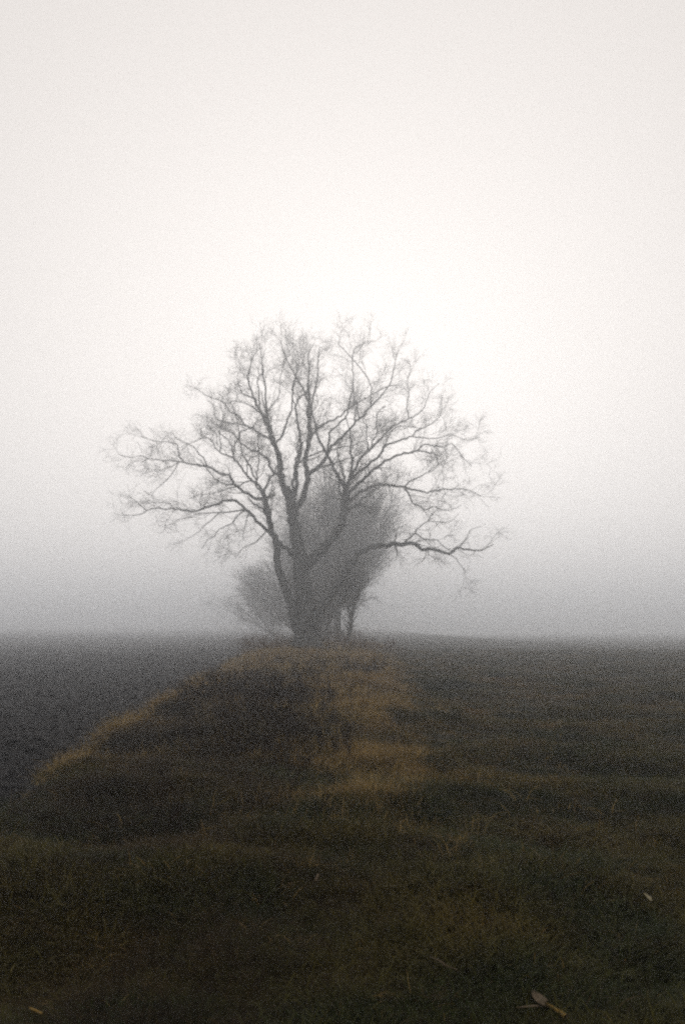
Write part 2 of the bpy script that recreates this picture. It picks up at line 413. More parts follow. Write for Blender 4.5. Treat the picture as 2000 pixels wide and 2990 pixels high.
# name: (parent, outline, width at start, width at tip (photo px), depth gained at the tip in metres)
LIMBS = {
 'T0': (None, ['E', (645, 1090), (642, 1020), (640, 900), (632, 750), (618, 600), (600, 450), (588, 330), (570, 200), (552, 80), 'A', (1448, 1500), (1430, 1400), (1400, 1310)], 74, 30, 0.3),
 'T1': ('T0', ['E', (620, 450), (715, 312), (800, 228), (870, 150), (908, 60), 'B', (372, 1390), (382, 1290), (400, 1190)], 38, 18, -0.8),
 'T2': ('T0', ['E', (590, 1020), (560, 850), (535, 720), (490, 600), (450, 480), (425, 380), (410, 260), (395, 170), 'C', (1300, 560), (1270, 450), (1250, 330), (1220, 230)], 34, 15, -1.0),
 'T3': ('T0', ['E', (680, 960), (715, 790), (770, 690), (850, 590), (935, 455), 'D', (480, 520), (560, 482), (680, 462), (800, 455), (870, 455), (920, 488), (1010, 495), (1110, 515), (1180, 485), (1260, 500), (1340, 495), (1420, 460)], 34, 2.5, -3.5),
 'S1': ('T0', ['A', (1405, 1350), (1362, 1260), (1345, 1100), (1315, 1000), (1270, 880), (1230, 790), (1200, 720), (1160, 650), (1130, 560), (1110, 470), (1130, 390), (1150, 310), (1220, 240)], 25, 2.5, 1.5),
 'S2': ('T0', ['A', (1440, 1430), (1480, 1300), (1470, 1180), (1510, 1060), (1505, 920), (1480, 800), (1475, 700), (1500, 630), (1560, 590), (1600, 520)], 18, 4, 3.0),
 'S3': ('T0', ['A', (1445, 1490), 'B', (60, 1330), (108, 1200), (115, 1130), (100, 1050), (110, 950), (130, 870), (120, 780), (125, 650), (125, 540), (120, 440), (130, 380), (120, 290), (160, 200)], 28, 2.5, -1.5),
 'S4': ('S3', ['B', (115, 1130), (190, 1070), (250, 1000), (270, 940), (320, 890), (400, 820), (460, 750), (520, 690), (590, 610), (660, 540), (700, 480), (720, 400), (740, 300), (760, 240)], 17, 2.2, 2.0),
 'S5': ('S4', ['B', (250, 1000), (262, 920), (270, 830), (330, 770), (390, 710), (400, 640), (430, 540), (440, 420), (430, 330), (440, 250), (480, 215), (580, 180)], 10, 2, -3.0),
 'S6': ('S3', ['B', (130, 870), (190, 800), (250, 760), (330, 720), (390, 670), (450, 630), (540, 580), (620, 530), (690, 500), (780, 490)], 10, 2, -2.5),
 'S7': ('T0', ['A', (1450, 1470), 'B', (15, 1300), (20, 1100), (60, 950), (65, 850), (45, 740), (30, 640), (70, 580), (110, 530), (150, 460)], 14, 3, 2.0),
 'S8': ('S7', ['B', (32, 645), (10, 590), (20, 500), (40, 400), (30, 300), (10, 200)], 7, 2, 1.5),
 'S9': ('S3', ['B', (112, 1100), (180, 1080), (250, 1060), (340, 1030), (440, 1000), (500, 970), (560, 930)], 8, 2.5, -3.0),
 'R1': ('T1', ['B', (384, 1285), (430, 1230), (560, 1110), (690, 1010), (800, 975), (890, 960), (1000, 975), (1030, 1020), (1020, 1080), (940, 1120)], 16, 2.2, -3.5),
 'R1b': ('R1', ['B', (890, 960), (930, 912), (1000, 920), (1080, 930), (1130, 905), (1190, 980), (1270, 1070)], 6, 1.8, -1),
 'R2': ('T1', ['B', (395, 1225), (410, 1170), (520, 1070), (600, 1010), (640, 960), (680, 910), (780, 880), (850, 850), (880, 820), (960, 780), (1030, 730), (1060, 680), (1060, 600)], 14, 2, 1.0),
 'R2b': ('R2', ['B', (850, 850), (1000, 870), (1080, 855), (1120, 840), (1180, 862), (1240, 882), (1330, 860)], 5, 1.6, 1.0),
 'R2c': ('R2', ['B', (660, 930), (680, 870), (700, 820), (760, 785), (850, 790), (930, 800)], 6, 2, -1.5),
 'R3': ('T1', ['B', (400, 1200), (450, 1080), (500, 1000), (540, 960), (620, 880), (700, 800), (780, 750), (850, 720), (920, 670), (950, 610), (980, 540), (1040, 480)], 13, 2, 3.5),
 'R3b': ('R3', ['B', (830, 730), (815, 640), (830, 560), (820, 470), (840, 380)], 5, 1.6, 0.8),
 'R3c': ('R3', ['B', (540, 960), (530, 850), (530, 780), (505, 740), (520, 650)], 7, 2, 2.0),
 'R3d': ('T1', ['B', (388, 1240), (360, 1080), (330, 1000), (330, 920), (360, 840)], 10, 2.5, 3.0),
 'R4': ('T1', ['B', (378, 1340), (430, 1290), (520, 1230), (600, 1200), (720, 1200), (800, 1212), (870, 1232), (940, 1250), (1060, 1230), (1150, 1228), (1210, 1225), (1270, 1240), (1330, 1275)], 15, 1.8, -4.5),
 'R4b': ('R4', ['B', (810, 1215), (825, 1250), (850, 1310), (940, 1370), (1000, 1355), (1080, 1375), (1140, 1370), (1200, 1340)], 7.5, 1.8, -1),
 'R4c': ('R4', ['B', (800, 1210), (830, 1170), (900, 1145), (960, 1110), (1020, 1060), (1100, 1040)], 6.5, 1.8, 1.5),
 'R5': ('T1', ['B', (372, 1390), (440, 1350), (520, 1280), (600, 1225), (640, 1190), (700, 1120)], 12, 3, 3.5),
 'R5b': ('T1', ['B', (375, 1400), (450, 1350), (500, 1345), (560, 1390), (640, 1370), (700, 1395)], 6, 2, -4.0),
 'L1': ('S1', ['A', (1300, 960), (1265, 940), (1180, 890), (1090, 840), (1000, 830), (920, 808), (860, 785), (850, 700), (800, 650)], 9, 2, -2.0),
 'L1b': ('L1', ['A', (1090, 838), (1040, 770), (970, 740), (930, 670), (850, 640), (780, 605), (720, 560), (660, 540)], 7, 2, 1.0),
 'L1c': ('S1', ['A', (1220, 768), (1140, 700), (1060, 665), (980, 660), (920, 672), (880, 640)], 6, 2, 2.5),
 'L1d': ('S1', ['A', (1205, 725), (1195, 600), (1180, 500), (1220, 430), (1215, 340), (1250, 250)], 8, 2, 2.0),
 'L1e': ('S1', ['A', (1155, 650), (1080, 600), (1040, 540), (1030, 470), (1060, 400)], 5, 1.6, -2.0),
 'L2': ('S1', ['A', (1325, 985), (1380, 890), (1410, 800), (1440, 720), (1450, 620), (1450, 540), (1480, 440), (1500, 350), (1470, 250)], 10, 2.2, -3.0),
 'L2b': ('S1', ['A', (1240, 790), (1270, 720), (1340, 620), (1355, 490), (1380, 380), (1390, 300)], 5, 1.6, 1.5),
 'L3': ('S1', ['A', (1350, 1250), (1290, 1190), (1260, 1100), (1200, 1050), (1120, 1020), (1060, 980), (1010, 920), (960, 880), (900, 862), (870, 830)], 11, 2.2, -4.0),
 'L4': ('T2', ['A', (1225, 1360), (1200, 1310), (1130, 1250), (1060, 1170), (1010, 1110), (980, 1080), (910, 1060), (860, 1010), (830, 950), (770, 935), (700, 965), (640, 990)], 12, 2, 2.5),
 'L4b': ('L4', ['A', (990, 1088), (985, 1000), (960, 950), (890, 900), (870, 850), (880, 780)], 7, 2, -1.0),
 'L4c': ('L4', ['A', (1115, 1235), (1105, 1130), (1130, 1090), (1190, 1060), (1180, 980)], 5, 2, -2.0),
 'L5': ('T2', ['A', (1245, 1430), (1180, 1400), (1120, 1370), (1050, 1330), (990, 1270), (960, 1230), (880, 1195), (800, 1160), (720, 1145), (620, 1125), (520, 1112), (430, 1105), (350, 1095), (310, 1120)], 14, 2.8, -1.0),
 'L5b': ('L5', ['A', (620, 1122), (580, 1060), (570, 990), (500, 970), (420, 965), (330, 940), (280, 880), (250, 850)], 6, 1.6, 1.0),
 'L5c': ('L5', ['A', (790, 1155), (770, 1090), (720, 1040), (690, 1000), (600, 960), (560, 930)], 6, 1.8, -1.5),
 'L5d': ('L5', ['A', (1010, 1295), (920, 1290), (850, 1240), (805, 1180), (745, 1100)], 8, 3, 0.8),
 'L5e': ('L5', ['A', (590, 1120), (540, 1200), (480, 1270), (410, 1325), (380, 1370), (390, 1420)], 4, 1.6, -1.0),
 'L5f': ('L5', ['A', (590, 1122), (510, 1160), (450, 1180), (400, 1175)], 4, 1.6, -1.5),
 'L5g': ('L5', ['A', (350, 1097), (300, 1070), (230, 1085), (150, 1075), (110, 1050)], 3.5, 1.5, 0.4),
 'L6': ('T2', ['A', (1225, 1350), (1150, 1275), (1100, 1275), (1010, 1308), (960, 1322), (880, 1350), (800, 1368), (720, 1370)], 8, 1.6, -2.5),
 'L7': ('T0', ['C', (1455, 760), (1380, 640), (1300, 550), (1230, 500), (1160, 420), (1090, 360), (1040, 310), (980, 292), (900, 305), (820, 338), (730, 365), (640, 372), (550, 352), (460, 357), (380, 352), (340, 368), (280, 398), (200, 405), (150, 390)], 18, 1.8, -3.0),
 'L7b': ('L7', ['C', (545, 352), (510, 318), (430, 308), (390, 308), (350, 280)], 4, 1.6, 0.8),
 'L7c': ('L7', ['C', (345, 365), (300, 335), (240, 285), (200, 255)], 4, 1.6, 0.6),
 'L7d': ('L7', ['C', (1090, 362), (990, 372), (930, 380), (830, 385), (740, 390), (660, 420), (600, 430)], 7, 1.8, -1.2),
 'L7e': ('L7', ['C', (1090, 364), (1030, 400), (990, 460), (890, 512), (860, 560), (790, 602), (760, 660)], 6, 1.8, -2.0),
 'L7f': ('L7d', ['C', (900, 382), (840, 430), (780, 480), (720, 540), (620, 600)], 4.5, 1.6, 0.8),
 'L7g': ('L7', ['C', (1250, 515), (1200, 580), (1150, 620), (1080, 650), (1020, 720)], 6, 1.6, -2.5),
 'L7h': ('L7', ['C', (1120, 390), (1090, 470), (1070, 560), (1090, 600)], 4, 1.6, 1.5),
 'D1': ('T3', ['D', (780, 455), (830, 415), (870, 380), (885, 350), (960, 290), (1010, 230)], 7.5, 2.5, 1.5),
 'D1b': ('D1', ['D', (960, 290), (1060, 300), (1130, 290), (1180, 240)], 4, 1.6, 0.6),
 'D2': ('D1', ['D', (878, 385), (950, 425), (1010, 420), (1070, 470), (1115, 500)], 5, 3, -0.8),
 'D3': ('T3', ['D', (1115, 512), (1160, 560), (1200, 610), (1240, 660)], 4, 1.6, -0.5),
 'D4': ('T3', ['D', (1185, 485), (1240, 400), (1270, 350), (1340, 330)], 4, 1.6, 0.8),
}
r1 = np.random.default_rng(21)
LINE, RAD, PX2 = {}, {}, {}
for nm, (par, spec, w0, w1, dd) in LIMBS.items():
    px = zp(spec)
    n = len(px)
    if par:
        q = PX2[par]
        j = int(np.argmin(((q[:, :2] - np.array(px[0])) ** 2).sum(1)))
        px[0] = tuple(q[j, :2]); y0 = q[j, 2]
    else:
        y0 = TREE_Y
    pa = np.array(px)
    s = np.concatenate([[0], np.cumsum(np.linalg.norm(np.diff(pa, axis=0), axis=1))]); s /= s[-1]
    yy = y0 + dd * s ** 1.3
    pts = [np.array(ray_at(a, b, y)) for (a, b), y in zip(px, yy)]
    rad = (w0 + (w1 - w0) * s ** 0.85) * 0.5 * PXM * (0.92 if nm[0] == 'T' else 0.74)
    if nm == 'T0':
        rad[0] *= 1.45; rad[1] *= 1.15
        pts[0][2] = min(pts[0][2], float(land(pts[0][0], pts[0][1])) - 0.15)
    if par:
        rad[0] = min(rad[0], RAD[par][j] * 0.95)
    l, rr = resample(pts, rad, 0.16, r1, 0.5)
    LINE[nm], RAD[nm] = l, rr
    # keep the photo place of every point for its own side limbs
    d = l - np.array([0, 0, CAM_Z])
    dep = d[:, 1] * math.cos(TILT) + d[:, 2] * math.sin(TILT)
    upc = -d[:, 1] * math.sin(TILT) + d[:, 2] * math.cos(TILT)
    PX2[nm] = np.stack([1000 + FOC * d[:, 0] / dep, 1495 - FOC * upc / dep, l[:, 1]], -1)

base = Vector(LINE['T0'][0]); base.z = float(land(base.x, base.y))
tree = empty('bare_tree', base)
tag(tree, 'large leafless tree with forked trunk and broad rounded crown on the mound', 'tree', 'trees along the bank')
def tube_one(l, r, sides):
    return tubes(l[None], r[None], sides)
trunk_parts = [tube_one(LINE[k], RAD[k], 14) for k in ('T0', 'T1', 'T2')]
# root flare
for a in np.linspace(0.3, 6.0, 7):
    c = np.array(base)
    dirv = np.array([math.cos(a), math.sin(a), 0])
    p = np.array([c + dirv * 0.15 + [0, 0, 0.9], c + dirv * 0.38 + [0, 0, 0.4], c + dirv * 0.62 + [0, 0, 0.10], c + dirv * 1.0 + [0, 0, -0.12]])
    l, rr = resample(p, [0.2, 0.24, 0.2, 0.10], 0.15, r1, 0.3)
    trunk_parts.append(tube_one(l, rr, 8))
obj('trunk', npmesh('trunk', *join(trunk_parts), M['bark']), tree)
for nm in LIMBS:
    if nm in ('T0', 'T1', 'T2'): continue
    obj('limb', npmesh('limb', *tube_one(LINE[nm], RAD[nm], 9), M['bark']), tree)

# limbs that reach towards and away from the viewer
crown_c = np.array([LINE['T0'][-1][0] + 0.2, TREE_Y, base.z + 5.0])
fill_l, fill_r = [], []
for i in range(22):
    src = random.choice(['T0', 'T1', 'S1', 'S2', 'S3', 'S4', 'S7', 'R3', 'R1', 'L4', 'T2'])
    j = int(len(LINE[src]) * (random.uniform(0.72, 0.98) if src[0] == 'T' else random.uniform(0.08, 0.6)))
    p = LINE[src][j].copy(); sgn = 1 if i % 2 else -1
    d = np.array([random.uniform(-0.35, 0.35), sgn * random.uniform(0.6, 1.0), random.uniform(0.25, 0.9)])
    d /= np.linalg.norm(d)
    L = random.uniform(3.5, 6.5)
    pts = [p]
    for k in range(8):
        pts.append(pts[-1] + d * L / 8)
        d = d + r1.normal(0, 0.16, 3) + np.array([0, 0, 0.02]); d /= np.linalg.norm(d)
    r0 = min(RAD[src][j] * 0.7, 0.10)
    l, rr = resample(pts, np.linspace(r0, 0.018, 9), 0.2, r1, 0.5)
    fill_l.append(l); fill_r.append(rr)
    obj('limb', npmesh('limb', *tube_one(l, rr, 8), M['bark']), tree)

# finer and finer branches
main = [k for k in LIMBS if k not in ('T0', 'T1', 'T2')]
pl = [LINE[k] for k in main] + fill_l
pr = [RAD[k] for k in main] + fill_r
# skip the bare inner part of long limbs
pl2 = [l[int(len(l) * (0.30 if len(l) > 45 else 0.1)):] for l in pl]
pr2 = [q[int(len(q) * (0.30 if len(q) > 45 else 0.1)):] for q in pr]
P0, R0 = stack_lines(pl2, pr2, 24)
P1, R1 = grow(P0, R0, 760, (0.7, 1.6), (30, 75), 9, r1, 0.36, 0.005, 0.24, (0, 0, 0.05), crown_c, 0.35, 0.0, 1.0, 0.75)
P2, R2 = grow(P1, R1, 4000, (0.45, 1.05), (25, 70), 6, r1, 0.55, 0.0036, 0.26, (0, 0, 0.03), crown_c, 0.2, 0.15, 1.0, 0.7)
P3, R3 = grow(P2, R2, 15000, (0.2, 0.6), (25, 70), 4, r1, 0.7, 0.0029, 0.28, (0, 0, 0.02), crown_c, 0.15, 0.15, 1.0, 0.8)
br = obj('branches', npmesh('branches', *tubes(P1, R1, 5), M['twig']), tree)
br['kind'] = 'stuff'
tw = obj('twigs', npmesh('twigs', *join([tubes(P2, R2, 3), tubes(P3, R3, 3)]), M['twig']), tree)
tw['kind'] = 'stuff'
print('tree', len(LIMBS), len(P1), len(P2), len(P3))

# ------------------------------------------------------------------ trees and shrubs farther along the bank
def wild_tree(name, label, cat, group, x, y, height, spread, stems, seed, upright, trunk_r, trunk_h, twigs, low=0.1, lean=0.0, mats=('bark', 'twig')):
    r = np.random.default_rng(seed)
    z = float(land(x, y))
    root = empty(name, (x, y, z))
    tag(root, label, cat, group)
    b = np.array([x, y, z])
    lines, rads = [], []
    top = b + np.array([lean, 0, trunk_h])
    l, rr = resample([b - [0, 0, 0.2], b * 0.5 + top * 0.5 + [0.05, 0, 0], top, top + [lean * 0.5, 0, height * 0.25]], [trunk_r * 1.25, trunk_r, trunk_r * 0.85, trunk_r * 0.5], 0.3, r, 0.4)
    tl, trr = l, rr
    obj('trunk', npmesh('trunk', *tube_one(l, rr, 10), M[mats[0]]), root)
    for i in range(stems):
        j = int(len(l) * r.uniform(0.35, 0.98))
        p = l[j].copy()
        a = 2 * math.pi * (i + r.uniform(0, 0.6)) / stems
        d = np.array([math.cos(a) * spread, math.sin(a) * spread, upright * r.uniform(0.5, 1.2)])
        d /= np.linalg.norm(d)
        L = r.uniform(0.6, 1.0) * (height - (p[2] - z)) * 1.05
        L = min(L, height * 0.75)
        pts = [p]
        for k in range(9):
            pts.append(pts[-1] + d * L / 9)
            d = d + r.normal(0, 0.11, 3) + np.array([0, 0, 0.05]); d /= np.linalg.norm(d)
        q, qr = resample(pts, np.linspace(min(rr[j] * 0.7, trunk_r * 0.5), 0.016, 10), 0.3, r, 0.5)
        obj('limb', npmesh('limb', *tube_one(q, qr, 7), M[mats[0]]), root)
        lines.append(q); rads.append(qr)
    lines.append(tl[int(len(tl) * low):]); rads.append(trr[int(len(tl) * low):])
    A0, B0 = stack_lines(lines, rads, 22)
    A1, B1 = grow(A0, B0, twigs // 12, (0.16 * height, 0.32 * height), (18, 55), 9, r, 0.5, 0.008, 0.17, (0, 0, 0.09), None, 0, 0.08, 1.0, 0.6)
    A2, B2 = grow(A1, B1, twigs // 3, (0.07 * height, 0.15 * height), (20, 55), 5, r, 0.6, 0.006, 0.18, (0, 0, 0.07), None, 0, 0.1, 1.0, 0.7)
    A3, B3 = grow(A2, B2, twigs, (0.03 * height, 0.08 * height), (20, 60), 4, r, 0.7, 0.0055, 0.22, (0, 0, 0.05), None, 0, 0.1, 1.0, 0.8)
    o = obj('crown', npmesh('crown', *join([tubes(A1, B1, 4), tubes(A2, B2, 3), tubes(A3, B3, 3)]), M[mats[1]]), root)
    o['kind'] = 'stuff'
    return root

def gx(sx, Y):
    return (sx - 1000) * Y / FOC
T, B_ = 'trees along the bank', 'shrubs along the bank'
wild_tree('bare_tree', 'leafless upright tree standing close behind the big forked tree', 'tree', T, gx(985, 84), 84, 15.4, 0.62, 16, 5, 1.35, 0.36, 2.0, 9500, 0.2)
wild_tree('bare_tree', 'fainter leafless tree in the mist, second behind the big forked tree', 'tree', T, gx(930, 112), 112, 15.3, 0.85, 15, 6, 1.1, 0.40, 2.0, 9000, 0.1)
wild_tree('bare_tree', 'very faint leafless tree in the mist, third behind the big forked tree', 'tree', T, gx(960, 135), 135, 15.8, 0.9, 15, 16, 1.1, 0.45, 2.0, 11000, 0.1)
wild_tree('bare_tree', 'thin leaning leafless tree beside the right foot of the big trunk', 'tree', T, gx(1008, 56), 56, 4.6, 0.45, 9, 8, 1.3, 0.10, 1.6, 2600, 0.0, 0.35)
wild_tree('bushy_shrub', 'tall twiggy leafless shrub in the mist left of the big trunk', 'shrub', B_, gx(862, 104), 104, 10.8, 1.0, 20, 9, 1.0, 0.10, 0.2, 5500, 0.0)
wild_tree('bushy_shrub', 'faint twiggy shrub in the mist beyond the shrub left of the trunk', 'shrub', B_, gx(800, 128), 128, 11.5, 1.1, 20, 19, 1.0, 0.10, 0.2, 7000, 0.0)
wild_tree('bushy_shrub', 'spreading twiggy leafless shrub under the long right limb of the big tree', 'shrub', B_, gx(1015, 108), 108, 15.0, 0.78, 16, 10, 1.0, 0.12, 3.4, 6000, 0.3, 0.6)
wild_tree('bushy_shrub', 'dense low twiggy shrub filling the gap behind the big trunk', 'shrub', B_, gx(930, 66), 66, 5.4, 0.8, 14, 23, 1.1, 0.08, 0.3, 7500, 0.0)

# ------------------------------------------------------------------ scatter of instances (only for what nobody could count)
def scatter(name, pts, rot, scl, pick, variants, mat, label, cat):
    src = bpy.data.collections.new(name + '_variants')     # kept out of the scene
    for k, me in enumerate(variants):
        src.objects.link(bpy.data.objects.new('%s_variant_%02d' % (name, k), me))
    me = bpy.data.meshes.new(name)
    me.vertices.add(len(pts)); me.vertices.foreach_set('co', np.asarray(pts, np.float32).ravel())
    a = me.attributes.new('rot', 'FLOAT_VECTOR', 'POINT'); a.data.foreach_set('vector', np.asarray(rot, np.float32).ravel())
    a = me.attributes.new('scl', 'FLOAT_VECTOR', 'POINT'); a.data.foreach_set('vector', np.asarray(scl, np.float32).ravel())
    a = me.attributes.new('pick', 'INT', 'POINT'); a.data.foreach_set('value', np.asarray(pick, np.int32))
    o = obj(name, me)
    ng = bpy.data.node_groups.new(name, 'GeometryNodeTree')
    ng.interface.new_socket('Geometry', in_out='INPUT', socket_type='NodeSocketGeometry')
    ng.interface.new_socket('Geometry', in_out='OUTPUT', socket_type='NodeSocketGeometry')
    gi, go = ng.nodes.new('NodeGroupInput'), ng.nodes.new('NodeGroupOutput')
    ci = ng.nodes.new('GeometryNodeCollectionInfo')
    ci.inputs['Collection'].default_value = src
    ci.inputs['Separate Children'].default_value = True
    ci.inputs['Reset Children'].default_value = True
    ip = ng.nodes.new('GeometryNodeInstanceOnPoints')
    ip.inputs['Pick Instance'].default_value = True
    def attr(nm, ty):
        n = ng.nodes.new('GeometryNodeInputNamedAttribute'); n.data_type = ty
        n.inputs['Name'].default_value = nm
        return n.outputs['Attribute']
    e2r = ng.nodes.new('FunctionNodeEulerToRotation')
    ng.links.new(attr('rot', 'FLOAT_VECTOR'), e2r.inputs[0])
    ng.links.new(gi.outputs[0], ip.inputs['Points'])
    ng.links.new(ci.outputs[0], ip.inputs['Instance'])
    ng.links.new(attr('pick', 'INT'), ip.inputs['Instance Index'])
    ng.links.new(e2r.outputs[0], ip.inputs['Rotation'])
    ng.links.new(attr('scl', 'FLOAT_VECTOR'), ip.inputs['Scale'])
    ng.links.new(ip.outputs[0], go.inputs[0])
    md_ = o.modifiers.new('scatter', 'NODES'); md_.node_group = ng
    return tag(o, label, cat, kind='stuff')

def tuft(name, r, blades, radius, length, width, lean, droop, mat, n=5, fall=0.0):
    """a clump of tapering bent blades with a tone per blade"""
    ang = r.uniform(0, 2 * math.pi, blades)
    rr = radius * np.sqrt(r.random(blades))
    P = np.zeros((blades, n, 3))
    P[:, 0, 0] = rr * np.cos(ang); P[:, 0, 1] = rr * np.sin(ang); P[:, 0, 2] = -0.015
    la = ang * 0.4 + r.uniform(0, 2 * math.pi, blades) * 0.6
    ln = np.radians(r.uniform(lean[0], lean[1], blades))
    d = np.stack([np.sin(ln) * np.cos(la), np.sin(ln) * np.sin(la), np.cos(ln)], -1)
    L = r.uniform(length[0], length[1], blades)[:, None] / (n - 1)
    for j in range(1, n):
        P[:, j] = P[:, j - 1] + d * L
        out = np.stack([np.cos(la), np.sin(la), np.zeros(blades)], -1)
        d = d + np.array([0, 0, -1.0]) * droop * r.uniform(0.5, 1.4, (blades, 1)) + out * 0.10 + r.normal(0, 0.10, (blades, 3))
        d /= np.linalg.norm(d, axis=-1, keepdims=True)
        P[:, j, 2] = np.maximum(P[:, j, 2], 0.004)
    w = (r.uniform(width[0], width[1], blades)[:, None]) * np.linspace(1, 0.15, n)[None] ** 0.8 * 0.5
    side = np.stack([-np.sin(la), np.cos(la), r.normal(0, 0.3, blades)], -1)
    side /= np.linalg.norm(side, axis=-1, keepdims=True)
    V = np.stack([P - side[:, None] * w[..., None], P + side[:, None] * w[..., None]], 2)   # (B,n,2,3)
    idx = np.arange(blades * n * 2).reshape(blades, n, 2)
    F = np.stack([idx[:, :-1, 0], idx[:, :-1, 1], idx[:, 1:, 1], idx[:, 1:, 0]], -1).reshape(-1, 4)
    me = npmesh(name, V.reshape(-1, 3), F, mat)
    tone = np.repeat(r.random(blades) ** 1.4, n * 2).astype(np.float32)
    a = me.attributes.new('tone', 'FLOAT', 'POINT'); a.data.foreach_set('value', tone)
    return me

def weed(name, r, height, mat):
    """a dead upright weed: wiry stem, side stalks and seed heads"""
    n = 7
    stem = np.zeros((1, n, 3)); d = np.array([r.normal(0, 0.15), r.normal(0, 0.15), 1.0])
    stem[0, 0, 2] = -0.03
    for j in range(1, n):
        stem[0, j] = stem[0, j - 1] + d / np.linalg.norm(d) * height / (n - 1)
        d = d + np.array([r.normal(0, 0.10), r.normal(0, 0.10), 0])
    R = np.linspace(0.005, 0.0022, n)[None]
    A, B = grow(stem, R, 11, (0.25 * height, 0.5 * height), (20, 50), 5, r, 0.7, 0.0018, 0.12, (0, 0, 0.14), None, 0, 0.25, 1.0, 0.5)
    C, D = grow(A, B, 34, (0.05 * height, 0.16 * height), (20, 60), 4, r, 0.9, 0.003, 0.2, (0, 0, 0.1), None, 0, 0.3, 1.0, 0.8)
    v, f = join([tubes(stem, R, 4), tubes(A, B, 3), tubes(C, D, 3)])
    me = npmesh(name, v, f, mat)
    a = me.attributes.new('tone', 'FLOAT', 'POINT'); a.data.foreach_set('value', np.full(len(v), 0.4, np.float32))
    return me

def clod(name, r, mat):
    import bmesh
    bm = bmesh.new()
    bmesh.ops.create_icosphere(bm, subdivisions=2, radius=0.5)
    ph = r.uniform(0, 6, 6)
    for v in bm.verts:
        c = v.co
        k = 1 + 0.22 * math.sin(3.1 * c.x * 2 + ph[0]) * math.sin(2.7 * c.y * 2 + ph[1]) + 0.2 * math.sin(5 * c.z + ph[2] + 2 * c.x) + r.normal(0, 0.06)
        v.co = Vector((c.x * k, c.y * k * 0.85, c.z * k * 0.6))
    me = bpy.data.meshes.new(name); bm.to_mesh(me); bm.free()
    me.materials.append(mat)
    return me

def points(r, count, xa, xb, y0, y1, power):
    """random ground points between x=xa(y) and x=xb(y), thinner with distance (density ~ y**-power), inside a wide view wedge"""
    out = []
    tot = 0
    while tot < count:
        u = r.random(count * 2)
        e = 2 - power          # wedge area grows with y
        y = (y0 ** e + (y1 ** e - y0 ** e) * u) ** (1 / e)
        half = 0.36 * y * 1.25 + 1.6
        x = r.uniform(-1, 1, count * 2) * half
        k = (x > xa(y)) & (x < xb(y))
        out.append(np.stack([x[k], y[k]], -1)); tot += k.sum()
    p = np.concatenate(out)[:count]
    return np.stack([p[:, 0], p[:, 1], land(p[:, 0], p[:, 1])], -1)

def rots(r, n, tilt=0.12):
    return np.stack([r.normal(0, tilt, n), r.normal(0, tilt, n), r.uniform(0, 2 * math.pi, n)], -1)

rg = np.random.default_rng(77)
inf = lambda v: (lambda y: np.full_like(y, v))
# meadow: short damp grass
gv = [tuft('grass_tuft', rg, 70, 0.15, (0.04, 0.11), (0.003, 0.006), (15, 75), 0.22, M['green']) for _ in range(8)] + \
     [tuft('grass_tuft', rg, 55, 0.12, (0.05, 0.14), (0.002, 0.005), (20, 80), 0.28, M['brown']) for _ in range(2)] + \
     [tuft('grass_tuft', rg, 45, 0.13, (0.05, 0.13), (0.002, 0.005), (25, 80), 0.28, M['faded']) for _ in range(2)]
p = points(rg, 92000, lambda y: x_right(y) - 0.15 - 0.3 * rg.random(len(y)) - 4.6 * (1 - sstep(5, 22, y)) * rg.random(len(y)) ** 0.7, inf(60), 2.6, 62, 1.15)
hol = n_small(p[:, 0] * 0.9, p[:, 1] * 0.5) + 0.8 * n_mid(p[:, 0], p[:, 1] * 0.5)
p = p[rg.random(len(p)) < np.clip(0.85 + 0.3 * hol, 0.45, 1)]
hol = np.clip(n_small(p[:, 0] * 0.9, p[:, 1] * 0.5) + 0.8 * n_mid(p[:, 0], p[:, 1] * 0.5), -1.5, 1.8)
n = len(p); s = rg.uniform(0.7, 1.25, n) * (1 + 0.010 * p[:, 1]) * (1 + 0.22 * hol)
scatter('meadow_grass', p, rots(rg, n), np.stack([s, s, s * rg.uniform(0.6, 1.1, n) * (1 + 0.25 * n_mid(p[:, 0], p[:, 1]))], -1), np.where(rg.random(n) < 0.03 + (0.28 + 0.45 * np.exp(-np.clip(p[:, 0] - 1, 0, 40) / 7)) * sstep(7, 20, p[:, 1]) * np.clip(0.55 + 0.5 * n_mid(p[:, 0] * 0.8 + 9, p[:, 1] * 0.45) + 0.25 * n_small(p[:, 0] + 3, p[:, 1] * 0.7), 0, 1.4), rg.integers(10, 12, n), rg.choice(10, n, p=[0.115] * 8 + [0.04] * 2)), gv, None,
        'short damp dark green grass covering the meadow', 'grass')
# bank: matted dead growth everywhere
bv = [tuft('dead_tuft', rg, 60, 0.16, (0.10, 0.30), (0.003, 0.006), (15, 80), 0.30, M['brown']) for _ in range(7)] + \
     [tuft('dead_tuft', rg, 60, 0.16, (0.08, 0.22), (0.003, 0.006), (15, 80), 0.28, M['green']) for _ in range(2)]
p = points(rg, 40000, lambda y: x_left(y) + 0.1 * rg.random(len(y)), lambda y: x_right(y) + 0.1, 2.6, 75, 1.0)
n = len(p); s = rg.uniform(0.6, 1.2, n) * (1 + 0.006 * p[:, 1]) * (0.45 + 0.55 * sstep(4, 20, p[:, 1]))
u = (p[:, 0] - x_left(p[:, 1])) / (x_right(p[:, 1]) - x_left(p[:, 1]))
s = s * (0.5 + 0.5 * sstep(0.0, 0.3, u)) * (1 - 0.45 * sstep(28, 34, p[:, 1])) * (1 - 0.4 * sstep(0.6, 0.8, u))
scatter('bank_undergrowth', p, rots(rg, n), np.stack([s, s, s], -1), rg.integers(0, 9, n), bv, None,
        'matted dark brown dead growth covering the rough bank', 'undergrowth')
